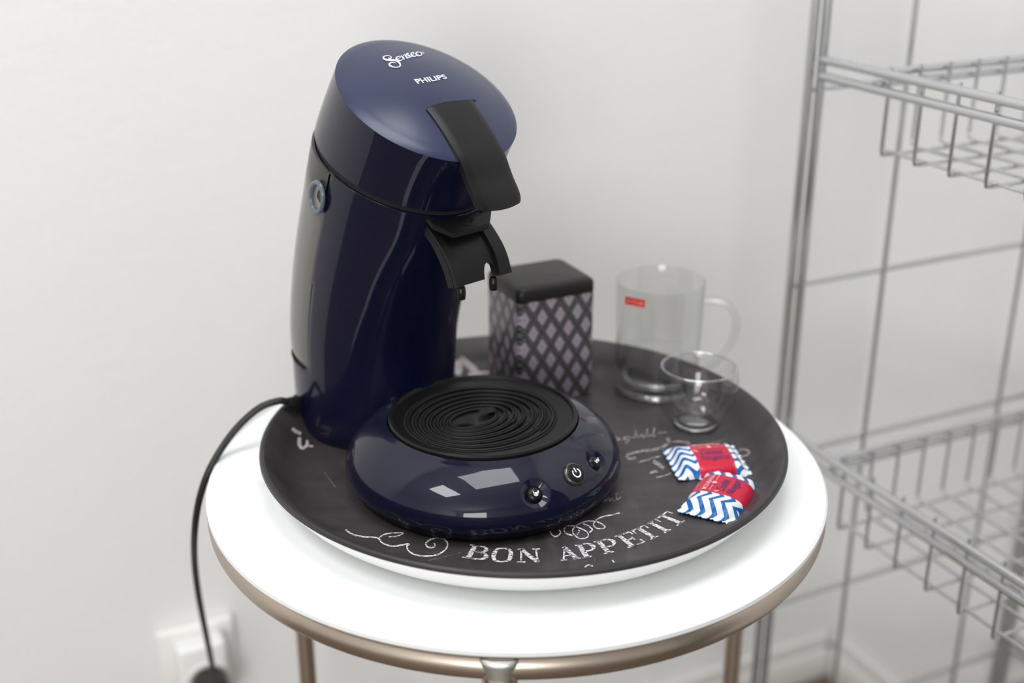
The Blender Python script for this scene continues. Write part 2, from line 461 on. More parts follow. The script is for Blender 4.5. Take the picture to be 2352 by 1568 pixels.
chalk_strokes('chalk_word', cs(1240, 1130, 11.76, [
    ([(1660, 260), (1740, 190), (1790, 180), (1760, 240), (1700, 270)], 32), ([(1800, 250), (1840, 150), (1880, 200), (1900, 250)], 36), ([(1900, 230), (1950, 160), (1990, 230), (2050, 200)], 36),
    ([(2060, 10), (2070, 150), (2100, 205), (2190, 130)], 40), ([(2020, 50), (2140, 30)], 26), ([(2205, 15), (2240, 5)], 30)]), M['chalk_soft'])
chalk_strokes('chalk_word', cs(1400, 960, 6.918, [
    ([(50, 330), (100, 300), (130, 345), (175, 320)], 34), ([(300, 300), (230, 310), (250, 345), (315, 300), (300, 350), (250, 400)], 36), ([(350, 320), (400, 300), (430, 280)], 22),
    ([(415, 180), (425, 280), (470, 300)], 30), ([(480, 290), (530, 270), (520, 300), (570, 290)], 34), ([(600, 170), (590, 290)], 24), ([(600, 290), (640, 270), (640, 295)], 34), ([(720, 150), (690, 280), (740, 270)], 30), ([(780, 240), (850, 230), (910, 215)], 24)]), M['chalk_soft'])
chalk_strokes('chalk_flourish', cs(1400, 960, 6.918, [
    ([(900, 335), (950, 335), (945, 380), (880, 440), (740, 495), (520, 525), (340, 560), (275, 600), (320, 645), (420, 632)], 42),
    ([(470, 700), (640, 650), (810, 600)], 30), ([(690, 690), (760, 720), (860, 800)], 60), ([(640, 885), (690, 855), (765, 850)], 44), ([(740, 940), (860, 920), (975, 870)], 24),
    ([(1000, 370), (1100, 372), (1220, 385)], 32), ([(1235, 370), (1290, 465)], 50), ([(2060, 545), (2080, 505), (2170, 500), (2222, 550), (2150, 600), (2010, 620)], 34)]), M['chalk_soft'])
chalk_strokes('chalk_word', cs(1400, 960, 6.918, [
    ([(1420, 455), (1450, 430), (1500, 440), (1540, 410), (1600, 415), (1660, 380), (1720, 380), (1800, 350), (1850, 330)], 30)]), M['chalk_dim'])
chalk_strokes('chalk_flourish', cs(640, 860, 7.84, [
    ([(250, 965), (300, 1015), (400, 1065)], 60), ([(375, 1130), (375, 1260), (430, 1325), (505, 1270), (515, 1180)], [60, 70, 46, 50, 40]), ([(510, 1280), (620, 1290)], 30)]), M['chalk_mid'])
chalk_strokes('chalk_drawing', cs(1030, 760, 13.07, [
    ([(180, 800), (430, 880), (580, 1000), (760, 1150), (900, 1270)], [180, 200, 190, 200, 90]), ([(240, 900), (300, 1080), (230, 1300)], 260), ([(600, 1300), (760, 1290), (950, 1260), (1400, 1230)], [60, 160, 110, 30])]), M['chalk_mid'])
chalk_strokes('chalk_scratch', [([(985, 1287), (1030, 1276), (1060, 1268)], 1.6), ([(1362, 1245), (1366, 1290)], 1.5), ([(745, 1085), (770, 1118)], 3)], M['chalk_dim'])
chalk_strokes('chalk_flourish', [([(1343, 1302), (1352, 1297), (1362, 1300)], 3), ([(1406, 1286), (1411, 1291)], 3)], M['chalk'])
# BON APPETIT along the front of the tray, serif capitals on an arc
def glyph(ch):
    T_, t_, W = .26, .10, {}
    out = []
    def vs_(x, w=T_): out.append(([(x, .02), (x, .98)], w, False))
    def hs(x0, x1, y, w=t_): out.append(([(x0, y), (x1, y)], w, False))
    if ch in 'BPEI':
        vs_(.26); hs(.02, .5, .05); hs(.02, .5, .95)
    if ch == 'B':
        out.append(([(.3, .95), (.68, .93), (.82, .75), (.68, .56), (.3, .53)], [.1, .12, .24, .12, .1], True))
        out.append(([(.3, .53), (.74, .51), (.92, .28), (.74, .06), (.3, .05)], [.1, .12, .26, .12, .1], True))
    if ch == 'P':
        out.append(([(.3, .95), (.72, .93), (.9, .70), (.72, .47), (.3, .45)], [.1, .12, .26, .12, .1], True))
    if ch == 'E':
        hs(.3, .9, .95); hs(.3, .9, .05); hs(.3, .68, .5)
        for x, y0, y1 in ((.88, .72, .97), (.88, .03, .3), (.67, .38, .62)): out.append(([(x, y0), (x, y1)], .10, False))
    if ch == 'I':
        out.clear(); vs_(.5); hs(.2, .8, .05); hs(.2, .8, .95)
    if ch == 'T':
        vs_(.5); hs(.25, .75, .05); hs(.03, .97, .95); out.append(([(.06, .70), (.06, .97)], .10, False)); out.append(([(.94, .70), (.94, .97)], .10, False))
    if ch == 'O':
        out.append(([(.5, .98), (.2, .86), (.12, .5), (.2, .14), (.5, .02), (.8, .14), (.88, .5), (.8, .86), (.5, .98)], [.09, .18, .24, .18, .09, .18, .24, .18, .09], True))
    if ch == 'N':
        out.append(([(.18, .02), (.18, .96)], .10, False)); out.append(([(.82, .04), (.82, .98)], .10, False)); out.append(([(.16, .98), (.84, .02)], .24, False))
        hs(.02, .36, .05); hs(.0, .28, .95); hs(.66, 1.0, .95)
    if ch == 'A':
        out.append(([(.5, .98), (.16, .04)], .10, False)); out.append(([(.47, .98), (.82, .04)], .24, False)); hs(.28, .7, .33); hs(.02, .34, .05); hs(.62, .99, .05)
    return out
def floor_polar(x, y):
    p = onz(x, y, FLZ) - TR; return math.hypot(p.x, p.y), math.atan2(p.y, p.x)
fl = Flat()
R0, R1 = .1395, .1225
for ch, xa, ya, xb, yb in [('B', 1058, 1283, 1118, 1287), ('O', 1123, 1289, 1178, 1290), ('N', 1186, 1290, 1246, 1290), ('A', 1287, 1288, 1334, 1281), ('P', 1336, 1281, 1384, 1274), ('P', 1386, 1272, 1434, 1260), ('E', 1440, 1257, 1486, 1243), ('T', 1486, 1243, 1523, 1228), ('I', 1523, 1228, 1549, 1214), ('T', 1548, 1214, 1586, 1191)]:
    a0, a1 = floor_polar(xa, ya)[1], floor_polar(xb, yb)[1]
    wid = (a1 - a0) * .138; hgt = R0 - R1
    for pts, w, sm in glyph(ch):
        q = [(p[0] * wid, p[1] * hgt) for p in pts]
        ww = [k * hgt * .8 for k in w] if isinstance(w, list) else w * hgt * .8
        if not sm:
            (xA, yA), (xB, yB) = q; q = [(xA + (xB - xA) * i / 4, yA + (yB - yA) * i / 4) for i in range(5)]
        v_, f_ = ribbon2d(q, ww, 5, sm)
        v_ = [(a0 + x / .138, R0 - y) for x, y in v_]
        fl.add(v_, f_)
fl.build('chalk_lettering', lambda a, r_: Vector((r_ * math.cos(a), r_ * math.sin(a), fz + .0003)), M['chalk'], tray)

# ------------------------------------------------------------------ coffee machine
MO = Vector((-.0205, .784, ZF + .0004)); MA = R(42)
cm = thing('coffee_machine', 'glossy navy blue coffee pod machine with black lever and spout', 'coffee machine', MO, MA)
MW = Matrix.Translation(MO) @ Matrix.Rotation(MA, 4, 'Z'); MI = MW.inverted()
def L(u, w, z): return Vector((w, -u, z))        # forward, sideways, height -> local
# spine nodes: height, forward offset, tilt (deg), half width, half depth along the tilted plane
NODES = [(0.0, -.131, 0, .0585, .064), (.008, -.131, 0, .0600, .066), (.045, -.1305, 0, .0608, .0668), (.085, -.1275, 4, .0617, .0675), (.13, -.1165, 12, .0618, .068), (.175, -.1005, 18, .0612, .069), (.2195, -.0825, 22, .0606, .0702), (.2642, -.0545, 28.5, .0616, .0666)]
def node(t_):
    t_ = max(0, min(t_, len(NODES) - 1)); i = min(int(t_), len(NODES) - 2); k = t_ - i
    p0, p1, p2, p3 = NODES[max(i - 1, 0)], NODES[i], NODES[i + 1], NODES[min(i + 2, len(NODES) - 1)]
    return [.5 * (2 * b + (c_ - a) * k + (2 * a - 5 * b + 4 * c_ - d_) * k * k + (3 * b - a - 3 * c_ + d_) * k ** 3) for a, b, c_, d_ in zip(p0, p1, p2, p3)]
def sec(t_, th, sc=1.0, off=0.0, lift=0.0):
    z, u, ti, a, b = node(t_); ti = R(ti)
    q = b * sc + off; p = a * sc + off
    du = q * math.cos(th); dw = p * math.sin(th)
    return L(u + du * math.cos(ti) + lift * math.sin(ti), dw, z - du * math.sin(ti) + lift * math.cos(ti))
NTH = 144
TSEAM, TTANK0, TTANK1 = 6.0, 2.35, 5.72
TH_T = R(88)                                      # tank covers the rear: |theta| > TH_T
def tank_edge(t_):                                # edge of the tank runs a little further forward higher up
    return R(89.5) + R(1.5) * max(0, (t_ - 3) / 3)
def body():
    ts = [0, .15, .4, .8, 1.05] + [1.05 + (TSEAM - .06 - 1.05) * i / 70 for i in range(1, 71)]
    vs, fs = [], []
    for t_ in ts:
        for k in range(NTH):
            th = 2 * math.pi * k / NTH; tt = abs((th + math.pi) % (2 * math.pi) - math.pi)
            ins = (TTANK0 < t_) and tt > tank_edge(t_)
            vs.append(sec(t_, th, 1.0, -.0016 if ins else 0))
    n = len(ts)
    for i in range(n - 1):
        for k in range(NTH):
            k2 = (k + 1) % NTH; fs.append((i * NTH + k, i * NTH + k2, (i + 1) * NTH + k2, (i + 1) * NTH + k))
    fs.append(tuple(range(NTH - 1, -1, -1)))
    # rounded shoulder into the seam
    for sc_, dt in ((.985, .0), (.93, -.01)):
        b0 = len(vs)
        for k in range(NTH): vs.append(sec(TSEAM - .045 + dt, 2 * math.pi * k / NTH, sc_))
        for k in range(NTH):
            k2 = (k + 1) % NTH; fs.append((b0 - NTH + k, b0 - NTH + k2, b0 + k2, b0 + k))
    return mesh('body', vs, fs, M['navy'], cm, True, auto=50)
body()
# black foot under the column and gap filler in the seam
mesh('foot', [sec(0, 2 * math.pi * k / 64, .97, 0, dz) for dz in (-.0002, .004) for k in range(64)], [(k, (k + 1) % 64, 64 + (k + 1) % 64, 64 + k) for k in range(64)] + [tuple(range(63, -1, -1))], M['black'], cm, True, auto=40)
mesh('seam_gasket', [sec(t_, 2 * math.pi * k / 64, .975) for t_ in (TSEAM - .3, TSEAM + .25) for k in range(64)], [(k, (k + 1) % 64, 64 + (k + 1) % 64, 64 + k) for k in range(64)], M['void'], cm)
# water tank (rear half) and its lid
def patch(name, t0, t1, e0, m, off, thick, nt=40, na=60, topfn=None):
    vs, fs = [], []
    for i in range(nt + 1):
        t_ = t0 + (t1 - t0) * i / nt
        ed = e0(t_)
        for k in range(na + 1):
            th = ed + (2 * math.pi - 2 * ed) * k / na
            tq = t_ if topfn is None else t0 + (topfn(th) - t0) * i / nt
            rim = min(i, nt - i, k, na - k)
            vs.append(sec(tq, th, 1.0, off - (thick if rim == 0 else (thick * .25 if rim == 1 else 0))))
    for i in range(nt):
        for k in range(na):
            a = i * (na + 1) + k; fs.append((a, a + 1, a + na + 2, a + na + 1))
    return mesh(name, vs, fs, m, cm, True, auto=80)
def tank_top(th):
    d_ = abs(th - math.pi) / (math.pi - R(91)); return TTANK1 - .42 * min(1, d_) ** 2
tk = patch('water_tank', TTANK0 + .03, TTANK1, lambda t_: tank_edge(t_) + R(.6), M['tank'], .0004, .0018, topfn=tank_top)
vsl, fsl = [], []
nl = 60
for k in range(nl + 1):
    th = R(91.5) + (2 * math.pi - 2 * R(91.5)) * k / nl
    ta = tank_top(th) + .03
    for q, (t_, o_) in enumerate(((ta, -.0012), (ta + .01, .0002), (TSEAM - .09, .0004), (TSEAM - .075, -.0012))): vsl.append(sec(t_, th, 1.0, o_))
for k in range(nl):
    for q in range(3): fsl.append((k * 4 + q, k * 4 + 4 + q, k * 4 + 5 + q, k * 4 + 1 + q))
mesh('tank_lid', vsl, fsl, M['tank_lid'], cm, True, auto=60)
# round grip moulded on either side of the tank
for sg in (-1, 1):
    tcen, thc = 5.46, sg * R(96)
    c0 = sec(tcen, thc, 1.0, .0022); up_ = (sec(tcen + .1, thc) - sec(tcen - .1, thc)).normalized()
    fwd = (sec(tcen, thc - sg * .05) - sec(tcen, thc + sg * .05)).normalized()
    nrm = up_.cross(fwd).normalized()
    if nrm.dot(c0 - sec(tcen, thc, .5)) < 0: nrm = -nrm
    ring = [c0 + up_ * (.0108 * math.cos(a)) + fwd * (.0084 * math.sin(a)) for a in [2 * math.pi * i / 32 for i in range(32)]]
    g = tube('tank_grip', ring, .0017, M['ring'], cm, 10, closed=True)
    disc = [c0 + up_ * (.0102 * math.cos(a)) + fwd * (.0078 * math.sin(a)) - nrm * .0008 for a in [2 * math.pi * i / 32 for i in range(32)]] + [c0 - nrm * .0032]
    mesh('grip_dish', disc, [(i, (i + 1) % 32, 32) for i in range(32)], M['tank'], g)
# head: wall and domed lid
TL = 7.0; DOME = .0120
def head():
    ts = [TSEAM + .05 + (TL - TSEAM - .05) * i / 14 for i in range(15)]
    vs, fs = [], []
    for sc_ in (.93, .985):
        for k in range(NTH): vs.append(sec(TSEAM + .045, 2 * math.pi * k / NTH, sc_))
    for t_ in ts:
        for k in range(NTH): vs.append(sec(t_, 2 * math.pi * k / NTH))
    n = 2 + len(ts)
    for i in range(n - 1):
        for k in range(NTH):
            k2 = (k + 1) % NTH; fs.append((i * NTH + k, i * NTH + k2, (i + 1) * NTH + k2, (i + 1) * NTH + k))
    return mesh('head', vs, fs, M['navy'], cm, True, auto=45)
head()
def dome_h(rho):
    if rho > .86: return DOME * .12 * (1 - ((rho - .86) / .14) ** 2 * 1.0) + DOME * .16 * (1 - rho) / .14
    return DOME * (.28 + .72 * (1 - (rho / .86) ** 2))
def lid_pt(rho, th): return sec(TL, th, rho, 0, dome_h(rho) if rho < 1 else 0)
def lid():
    rhos = [1.0, .995, .985, .97, .95, .92, .89, .865, .85] + [.85 * (1 - i / 18) for i in range(1, 18)]
    vs, fs = [], []
    for rho in rhos:
        for k in range(NTH): vs.append(lid_pt(rho, 2 * math.pi * k / NTH))
    for i in range(len(rhos) - 1):
        for k in range(NTH):
            k2 = (k + 1) % NTH; fs.append((i * NTH + k, i * NTH + k2, (i + 1) * NTH + k2, (i + 1) * NTH + k))
    vs.append(lid_pt(0, 0)); b0 = (len(rhos) - 1) * NTH
    for k in range(NTH): fs.append((b0 + k, b0 + (k + 1) % NTH, len(vs) - 1))
    return mesh('lid', vs, fs, M['navy_lid'], cm, True, auto=50)
lid_o = lid()
zL, uL, tiL, aL, bL = node(TL); tiL = R(tiL)
def lid_cast(x, y, up=.0003):
    """point of the domed lid under a pixel (local)"""
    o_ = MI @ CAM; d_ = (MI.to_3x3() @ ray(x, y))
    cen = L(uL, 0, zL); nz = Vector((0, -math.sin(tiL), math.cos(tiL))); nz = L(math.sin(tiL), 0, math.cos(tiL))
    fx = L(math.cos(tiL), 0, -math.sin(tiL)); wx = L(0, 1, 0)
    h_ = DOME * .6
    for _ in range(12):
        s_ = ((cen + nz * h_) - o_).dot(nz) / d_.dot(nz); p = o_ + d_ * s_ - cen
        rho = min(1, math.hypot(p.dot(fx) / bL, p.dot(wx) / aL)); h_ = dome_h(rho) + up
    return o_ + d_ * s_
sen = Flat(); k5 = crop(860, 100, 11.76)
for pts, w in [
    ([(375, 388), (415, 402), (455, 385), (440, 348), (370, 326), (290, 335), (242, 365), (248, 400), (305, 432), (400, 448), (520, 445), (610, 470), (672, 520), (698, 570), (678, 618), (600, 640), (500, 628), (422, 595), (402, 555), (432, 522), (500, 507), (592, 527)], [34, 34, 24, 20, 20, 26, 36, 44, 48, 50, 50, 50, 46, 40, 30, 24, 30, 46, 46, 34, 24, 8]),
    ([(612, 428), (685, 385), (702, 350), (655, 345), (600, 372), (594, 412), (640, 452), (715, 455), (760, 420)], [14, 16, 22, 18, 34, 44, 36, 22, 14]),
    ([(722, 325), (760, 365), (805, 428)], [20, 40, 44]), ([(765, 365), (790, 318), (825, 305), (855, 345), (885, 388), (930, 372)], [12, 16, 30, 42, 36, 14]),
    ([(930, 265), (885, 268), (870, 290), (925, 318), (962, 345), (950, 372), (905, 365)], [16, 26, 34, 38, 34, 24, 20]), ([(950, 372), (1010, 352), (1050, 330)], 15),
    ([(1005, 310), (1058, 280), (1060, 245), (1010, 248), (988, 280), (1020, 328), (1090, 345), (1140, 320)], [14, 16, 24, 22, 34, 38, 28, 14]),
    ([(1190, 226), (1135, 245), (1128, 285), (1180, 325), (1245, 322), (1278, 290), (1260, 245), (1205, 226)], [24, 34, 42, 36, 22, 24, 24, 20]),
    ([(1300, 225), (1335, 240), (1335, 268), (1300, 270), (1290, 245), (1300, 225)], 10)]:
    sen.stroke([k5(*p) for p in pts], [q / 11.76 for q in w] if isinstance(w, list) else w / 11.76)
sen.build('logo_script', lambda x, y: lid_cast(x, y), M['print_silver'], cm)
ph = Flat(); v_, f_ = text2d('PHILIPS', .028, 0, 1.02)
quad = [k5(1178, 1090), k5(1975, 945), k5(1885, 828), k5(1060, 962)]
def bil(q, x, y):
    return tuple((q[0][i] * (1 - x) + q[1][i] * x) * (1 - y) + (q[3][i] * (1 - x) + q[2][i] * x) * y for i in (0, 1))
ph.add([bil(quad, x, y) for x, y in v_], f_)
ph.build('logo_lettering', lambda x, y: lid_cast(x, y), M['print_silver'], cm)
# lever
def lever():
    prof = [(-.0300, .2580), (-.0255, .2600), (-.0165, .2525), (-.0059, .2416), (.0036, .2318), (.0112, .2216), (.0176, .2128), (.0218, .2052)]
    def lid_mid(u):                               # lid height over the midline
        best = None
        for q in range(0, 101):
            rho = q / 100; p = lid_pt(rho, 0.0)
            if best is None or abs(-p.y - u) < best[0]: best = (abs(-p.y - u), p.z)
        return best[1] if best[0] < .001 else -1
    prof = [(u, max(z, lid_mid(u) + .0012)) for u, z in prof]
    P = smooth_path([Vector((u, z, 0)) for u, z in prof], 5); vs, fs = [], []
    n = len(P); cols = 13
    for i, p in enumerate(P):
        tg = (P[min(i + 1, n - 1)] - P[max(i - 1, 0)]).normalized(); nn = Vector((-tg.y, tg.x, 0))
        if nn.y < 0: nn = -nn
        f_ = i / (n - 1); hw = .0197 - .0014 * f_
        end = max(0, (i - (n - 5)) / 4)
        hw_i = hw - .0022 * end ** 2
        for k in range(cols):
            s_ = -1 + 2 * k / (cols - 1)
            edge = .0012 if abs(s_) > .99 else 0
            crown = .0010 * (1 - s_ * s_)
            vs.append(L(p.x + nn.x * (crown - edge) + tg.x * (.0022 * (1 - s_ * s_)) * f_, hw_i * s_, p.y + nn.y * (crown - edge) + tg.y * (.0022 * (1 - s_ * s_)) * f_))
        for k in range(cols):
            s_ = -1 + 2 * k / (cols - 1); th_ = .0065
            vs.append(L(p.x - nn.x * th_, (hw_i - .001) * s_, p.y - nn.y * th_))
    st = 2 * cols
    for i in range(n - 1):
        a, b = i * st, (i + 1) * st
        for k in range(cols - 1):
            fs.append((a + k, a + k + 1, b + k + 1, b + k)); fs.append((a + cols + k + 1, a + cols + k, b + cols + k, b + cols + k + 1))
        fs.append((a, b, b + cols, a + cols)); fs.append((a + cols - 1, a + st - 1, b + st - 1, b + cols - 1))
    for a in (0, (n - 1) * st):
        for k in range(cols - 1): fs.append((a + k, a + k + 1, a + cols + k + 1, a + cols + k))
    o = mesh('lever', vs, fs, M['black'], cm, True, auto=35)
lever()
# dark slot in the lid around the lever root
sl_ = Flat(); sl_.stroke([(1093, 231), (1068, 233), (1036, 236), (1008, 241.5), (983, 248.5)], [5, 7, 8, 8, 5]); sl_.stroke([(981, 247), (1000, 276), (1022, 312), (1042, 348), (1052, 369)], [5, 6, 6, 6, 5])
sl_.build('lever_slot', lambda x, y: lid_cast(x, y, .0002), M['void'], cm)
# spout
def hexplate():
    bm = bmesh.new()
    top = [(-.0155, -.0095), (.0155, -.0095), (.0258, -.0190), (.0258, -.045), (-.0258, -.045), (-.0258, -.0190)]
    def zt(u): return .1892 - (u + .019) * .62
    vt = [bm.verts.new(L(u, w, zt(u))) for w, u in top]; vb = [bm.verts.new(L(u - .0006, w, zt(u) - .0042)) for w, u in top]
    bm.faces.new(vt); bm.faces.new(vb[::-1])
    for i in range(6): bm.faces.new((vt[i], vb[i], vb[(i + 1) % 6], vt[(i + 1) % 6]))
    bmesh.ops.bevel(bm, geom=bm.edges[:], offset=.0006, segments=2, affect='EDGES')
    return bm_obj('spout_plate', bm, M['black'], cm, True, 30), zt
hp, zt_ = hexplate()
ringv = []
for i in range(28):
    a = 2 * math.pi * i / 28; ringv.append(L(-.0155 + .0045 * math.cos(a), .0025 + .0080 * math.sin(a), zt_(-.0155 + .0045 * math.cos(a)) + .0003))
mesh('emblem_disc', ringv, [tuple(range(28))], M['black_gloss'], hp, False)
for r_ in (.0012, .0026):
    for s0 in (0, math.pi):
        tube('emblem_swirl', [L(-.0155 + r_ * .8 * math.cos(a), .0030 + r_ * math.sin(a), zt_(-.0155 + r_ * .8 * math.cos(a)) + .0006) for a in [s0 + i * .22 for i in range(12)]], .0003, M['black'], hp, 6)
box('spout_neck', (-.0165, .030, .168), (.0165, .065, .192), M['black'], cm, .003)
UPc = smooth_path([Vector(p) for p in ((-.028, .186, 0), (-.018, .1795, 0), (-.0065, .169, 0), (-.0005, .160, 0), (.0035, .150, 0))], 5)
LOc = smooth_path([Vector(p) for p in ((-.036, .180, 0), (-.025, .1755, 0), (-.0165, .1665, 0), (-.010, .157, 0), (-.006, .1475, 0))], 5)
def slab(name, up, lo, w0, w1, m, bev=.0007):
    bm = bmesh.new(); n = len(up); rows = []
    for i in range(n):
        rows.append([bm.verts.new(L(up[i].x, w0, up[i].y)), bm.verts.new(L(up[i].x, w1, up[i].y)), bm.verts.new(L(lo[i].x, w1, lo[i].y)), bm.verts.new(L(lo[i].x, w0, lo[i].y))])
    for i in range(n - 1):
        for k in range(4): bm.faces.new((rows[i][k], rows[i][(k + 1) % 4], rows[i + 1][(k + 1) % 4], rows[i + 1][k]))
    bm.faces.new(rows[0]); bm.faces.new(rows[-1][::-1])
    return bm_obj(name, bm, m, cm, True, 30)
sl = slab('spout_arm', UPc, LOc, -.0245, -.0185, M['black'])
slab('spout_arm', UPc, LOc, .0145, .0245, M['black'])
tube('mould_line', [L((a * .62 + b * .38).x, -.0247, (a * .62 + b * .38).y) for a, b in zip(UPc, LOc)], .00025, M['void'], sl, 5)
# centre plate with an arched notch at its lower end
def centre_plate():
    vs, fs = [], []; cols = 33; n = len(UPc)
    for side in (0, 1):
        for i in range(n):
            for k in range(cols):
                w = -.0188 + .0336 * k / (cols - 1)
                f_ = i / (n - 1)
                dn = abs(w - .0080)
                cut = .0 if dn > .0052 else math.sqrt(max(0, 1 - (dn / .0052) ** 2)) * .20 + .05
                g = f_ * (1 - cut) * (n - 1); a = min(int(g), n - 2); b = g - a
                up = UPc[a].lerp(UPc[a + 1], b); lo = LOc[a].lerp(LOc[a + 1], b)
                p = up.lerp(lo, .30 + .30 * side)
                vs.append(L(p.x, w, p.y))
    for side in (0, 1):
        o_ = side * n * cols
        for i in range(n - 1):
            for k in range(cols - 1): fs.append((o_ + i * cols + k, o_ + i * cols + k + 1, o_ + (i + 1) * cols + k + 1, o_ + (i + 1) * cols + k))
    e0 = (n - 1) * cols; e1_ = n * cols + e0
    for k in range(cols - 1): fs.append((e0 + k, e0 + k + 1, e1_ + k + 1, e1_ + k))
    return mesh('spout_trough', vs, fs, M['black'], cm, True, auto=40)
centre_plate()
for w in (-.0145, .0140):
    lathe('nozzle', [(.0021, .0095), (.0030, .0085), (.0033, .004), (.0028, .0003), (.0018, 0), (.0014, .002), (.0014, .006)], M['black_gloss'], cm, 20, L(-.0045 if w < 0 else -.0040, w, .1375))
# base with dome, dimples for the buttons
PROF = [(.0945, .0060), (.0962, .0075), (.0978, .0105), (.0985, .0140), (.0982, .0180), (.0967, .0235), (.0932, .0295), (.0880, .0350), (.0815, .0400), (.0750, .0438), (.0700, .0461), (.0680, .0470)]
PR = smooth_path([Vector((a, b, 0)) for a, b in PROF], 12)
def dome_pt(i, ph_): return L(PR[i].x * math.cos(ph_), PR[i].x * math.sin(ph_), PR[i].y)
def find_dome(x, y):
    best = (1e9, 0, 0)
    for i in range(len(PR)):
        for k in range(-80, 181):
            ph_ = k * R(.75); p = proj(MW @ dome_pt(i, ph_)); d_ = (p[0] - x) ** 2 + (p[1] - y) ** 2
            if d_ < best[0]: best = (d_, i, ph_)
    return best[1], best[2]
BT = [(find_dome(1231, 1133), .0102, .0054, 'cup'), (find_dome(1319, 1090), 0, .0078, 'power'), (find_dome(1371, 1057), .0095, .0054, 'cups')]
def dome_n(i, ph_):
    a, b = PR[max(i - 1, 0)], PR[min(i + 1, len(PR) - 1)]; tg = (b - a).normalized(); nr = Vector((tg.y, -tg.x, 0))
    return L(nr.x * math.cos(ph_), nr.x * math.sin(ph_), nr.y).normalized()
def base():
    nb = 840; vs, fs = [], []; n = len(PR)
    cs_ = [(dome_pt(i, p), dome_n(i, p), rd) for (i, p), rd, rb, ic in BT if rd]
    for i in range(n):
        for k in range(nb):
            ph_ = 2 * math.pi * k / nb; v = dome_pt(i, ph_)
            for c_, nn, rd in cs_:
                d_ = (v - c_).length
                if d_ < rd: v = v - nn * (.0036 * min(1, 1.7 * (1 - d_ / rd)))
            vs.append(v)
    for i in range(n - 1):
        for k in range(nb):
            k2 = (k + 1) % nb; fs.append((i * nb + k, i * nb + k2, (i + 1) * nb + k2, (i + 1) * nb + k))
    return mesh('base', vs, fs, M['navy'], cm, True)
base()
lathe('base_foot', [(0, 0), (.0890, 0), (.0925, .0012), (.0942, .0035), (.0948, .0062), (.088, .0064)], M['black'], cm, 96)
for (i, p), rd, rb, ic in BT:
    c_, nn = dome_pt(i, p), dome_n(i, p)
    ax_w = Vector((0, 0, 1)).cross(nn).normalized()
    ax_v = nn.cross(ax_w).normalized()
    if ax_v.z < 0: ax_v = -ax_v
    # the right-hand side as a viewer in front of the machine sees it
    if ax_w.dot(L(0, 1, 0)) < 0: ax_w = -ax_w
    depth = -.0030 if rd else -.0005
    mt = Matrix(((ax_w.x, ax_v.x, nn.x, c_.x), (ax_w.y, ax_v.y, nn.y, c_.y), (ax_w.z, ax_v.z, nn.z, c_.z), (0, 0, 0, 1)))
    def put(o): o.matrix_local = mt; return o
    if ic == 'power':
        b_ = put(lathe('power_button', [(rb + .0004, -.002), (rb + .0004, .0010), (rb - .0002, .0018), (rb - .0010, .0022)], M['chrome_edge'], cm, 48))
        lathe('button_cap', [(rb - .0009, .0021), (rb - .0018, .0027), (rb - .0040, .0030), (0, .0031)], M['black'], b_, 48)
        fl = Flat(); fl.stroke([(.0030 * math.sin(a), .0030 * math.cos(a)) for a in [R(38) + R(284) * q / 20 for q in range(21)]], .0010, 2); fl.stroke([(0, .0004), (0, .0038)], .0010, 2, False)
        fl.build('power_symbol', lambda x, y: Vector((x, y - .0002, .00325)), M['print_white'], b_)
    else:
        b_ = put(lathe('brew_button', [(rb, depth - .003), (rb, depth), (rb - .0006, depth + .0012), (rb - .002, depth + .0022), (rb - .0038, depth + .0027), (0, depth + .0029)], M['black_gloss'], cm, 40))
        fl = Flat()
        for sx in ((0,) if ic == 'cup' else (-.0013, .0013)):
            k_ = .8 if ic == 'cup' else .55
            fl.stroke([(sx + x * k_, y * k_) for x, y in ((-.0019, .0020), (-.0016, -.0012), (-.0008, -.0021), (.0006, -.0021), (.0014, -.0012), (.0017, .0010))], .0005, 4)
            fl.poly([(sx + x * k_, y * k_) for x, y in ((-.0011, .0008), (-.0009, -.0010), (-.0003, -.0014), (.0003, -.0014), (.0008, -.0009), (.0011, .0008))])
            fl.stroke([(sx + x * k_, y * k_) for x, y in ((.0016, .0012), (.0025, .0016), (.0027, .0006), (.0017, -.0002))], .00042, 4)
        fl.build('cup_symbol', lambda x, y: Vector((x, y, depth + .0032)), M['print_white'], b_)
# slim light window below the power button
(ip, pp) = BT[1][0]
fl = Flat(); cP, nP = dome_pt(ip, pp), dome_n(ip, pp)
# drip plate with rings
DR = .0668
lathe('drip_plate', [(DR, .0445), (DR + .0004, .0488), (DR - .0006, .0500), (DR - .0024, .0500), (DR - .0034, .0480), (.054, .0472), (.030, .0458), (0, .0450)], M['black'], cm, 120)
for q in range(7):
    f_ = q / 6; r0 = .0515 - .0330 * f_; cu_ = .001 - .004 * f_; cw_ = -.003 - .004 * f_
    gq = [L(cu_ + (r0 + .0022) * (.96 - .30 * f_) * math.cos(a), cw_ + (r0 + .0022) * 1.02 * math.sin(a), .0474 - .0012 * f_) for a in [2 * math.pi * i / 72 for i in range(72)]]
    tube('drip_groove', gq, .0008, M['void'], cm, 6, closed=True)
    tube('drip_ring', [L(cu_ + r0 * (.96 - .30 * f_) * math.cos(a), cw_ + r0 * 1.02 * math.sin(a), .0476 - .0012 * f_) for a in [2 * math.pi * i / 72 for i in range(72)]], .0010, M['black'], cm, 8, closed=True)
for cu_, cw_, aw, au in ((-.002, -.0165, .0085, .0050), (-.0035, .0060, .0075, .0045)):
    mesh('drain_hole', [L(cu_ + au * math.cos(a) * (1 + .3 * math.sin(a)), cw_ + aw * math.sin(a), .0482) for a in [2 * math.pi * i / 28 for i in range(28)]], [tuple(range(28))], M['void'], cm, False)
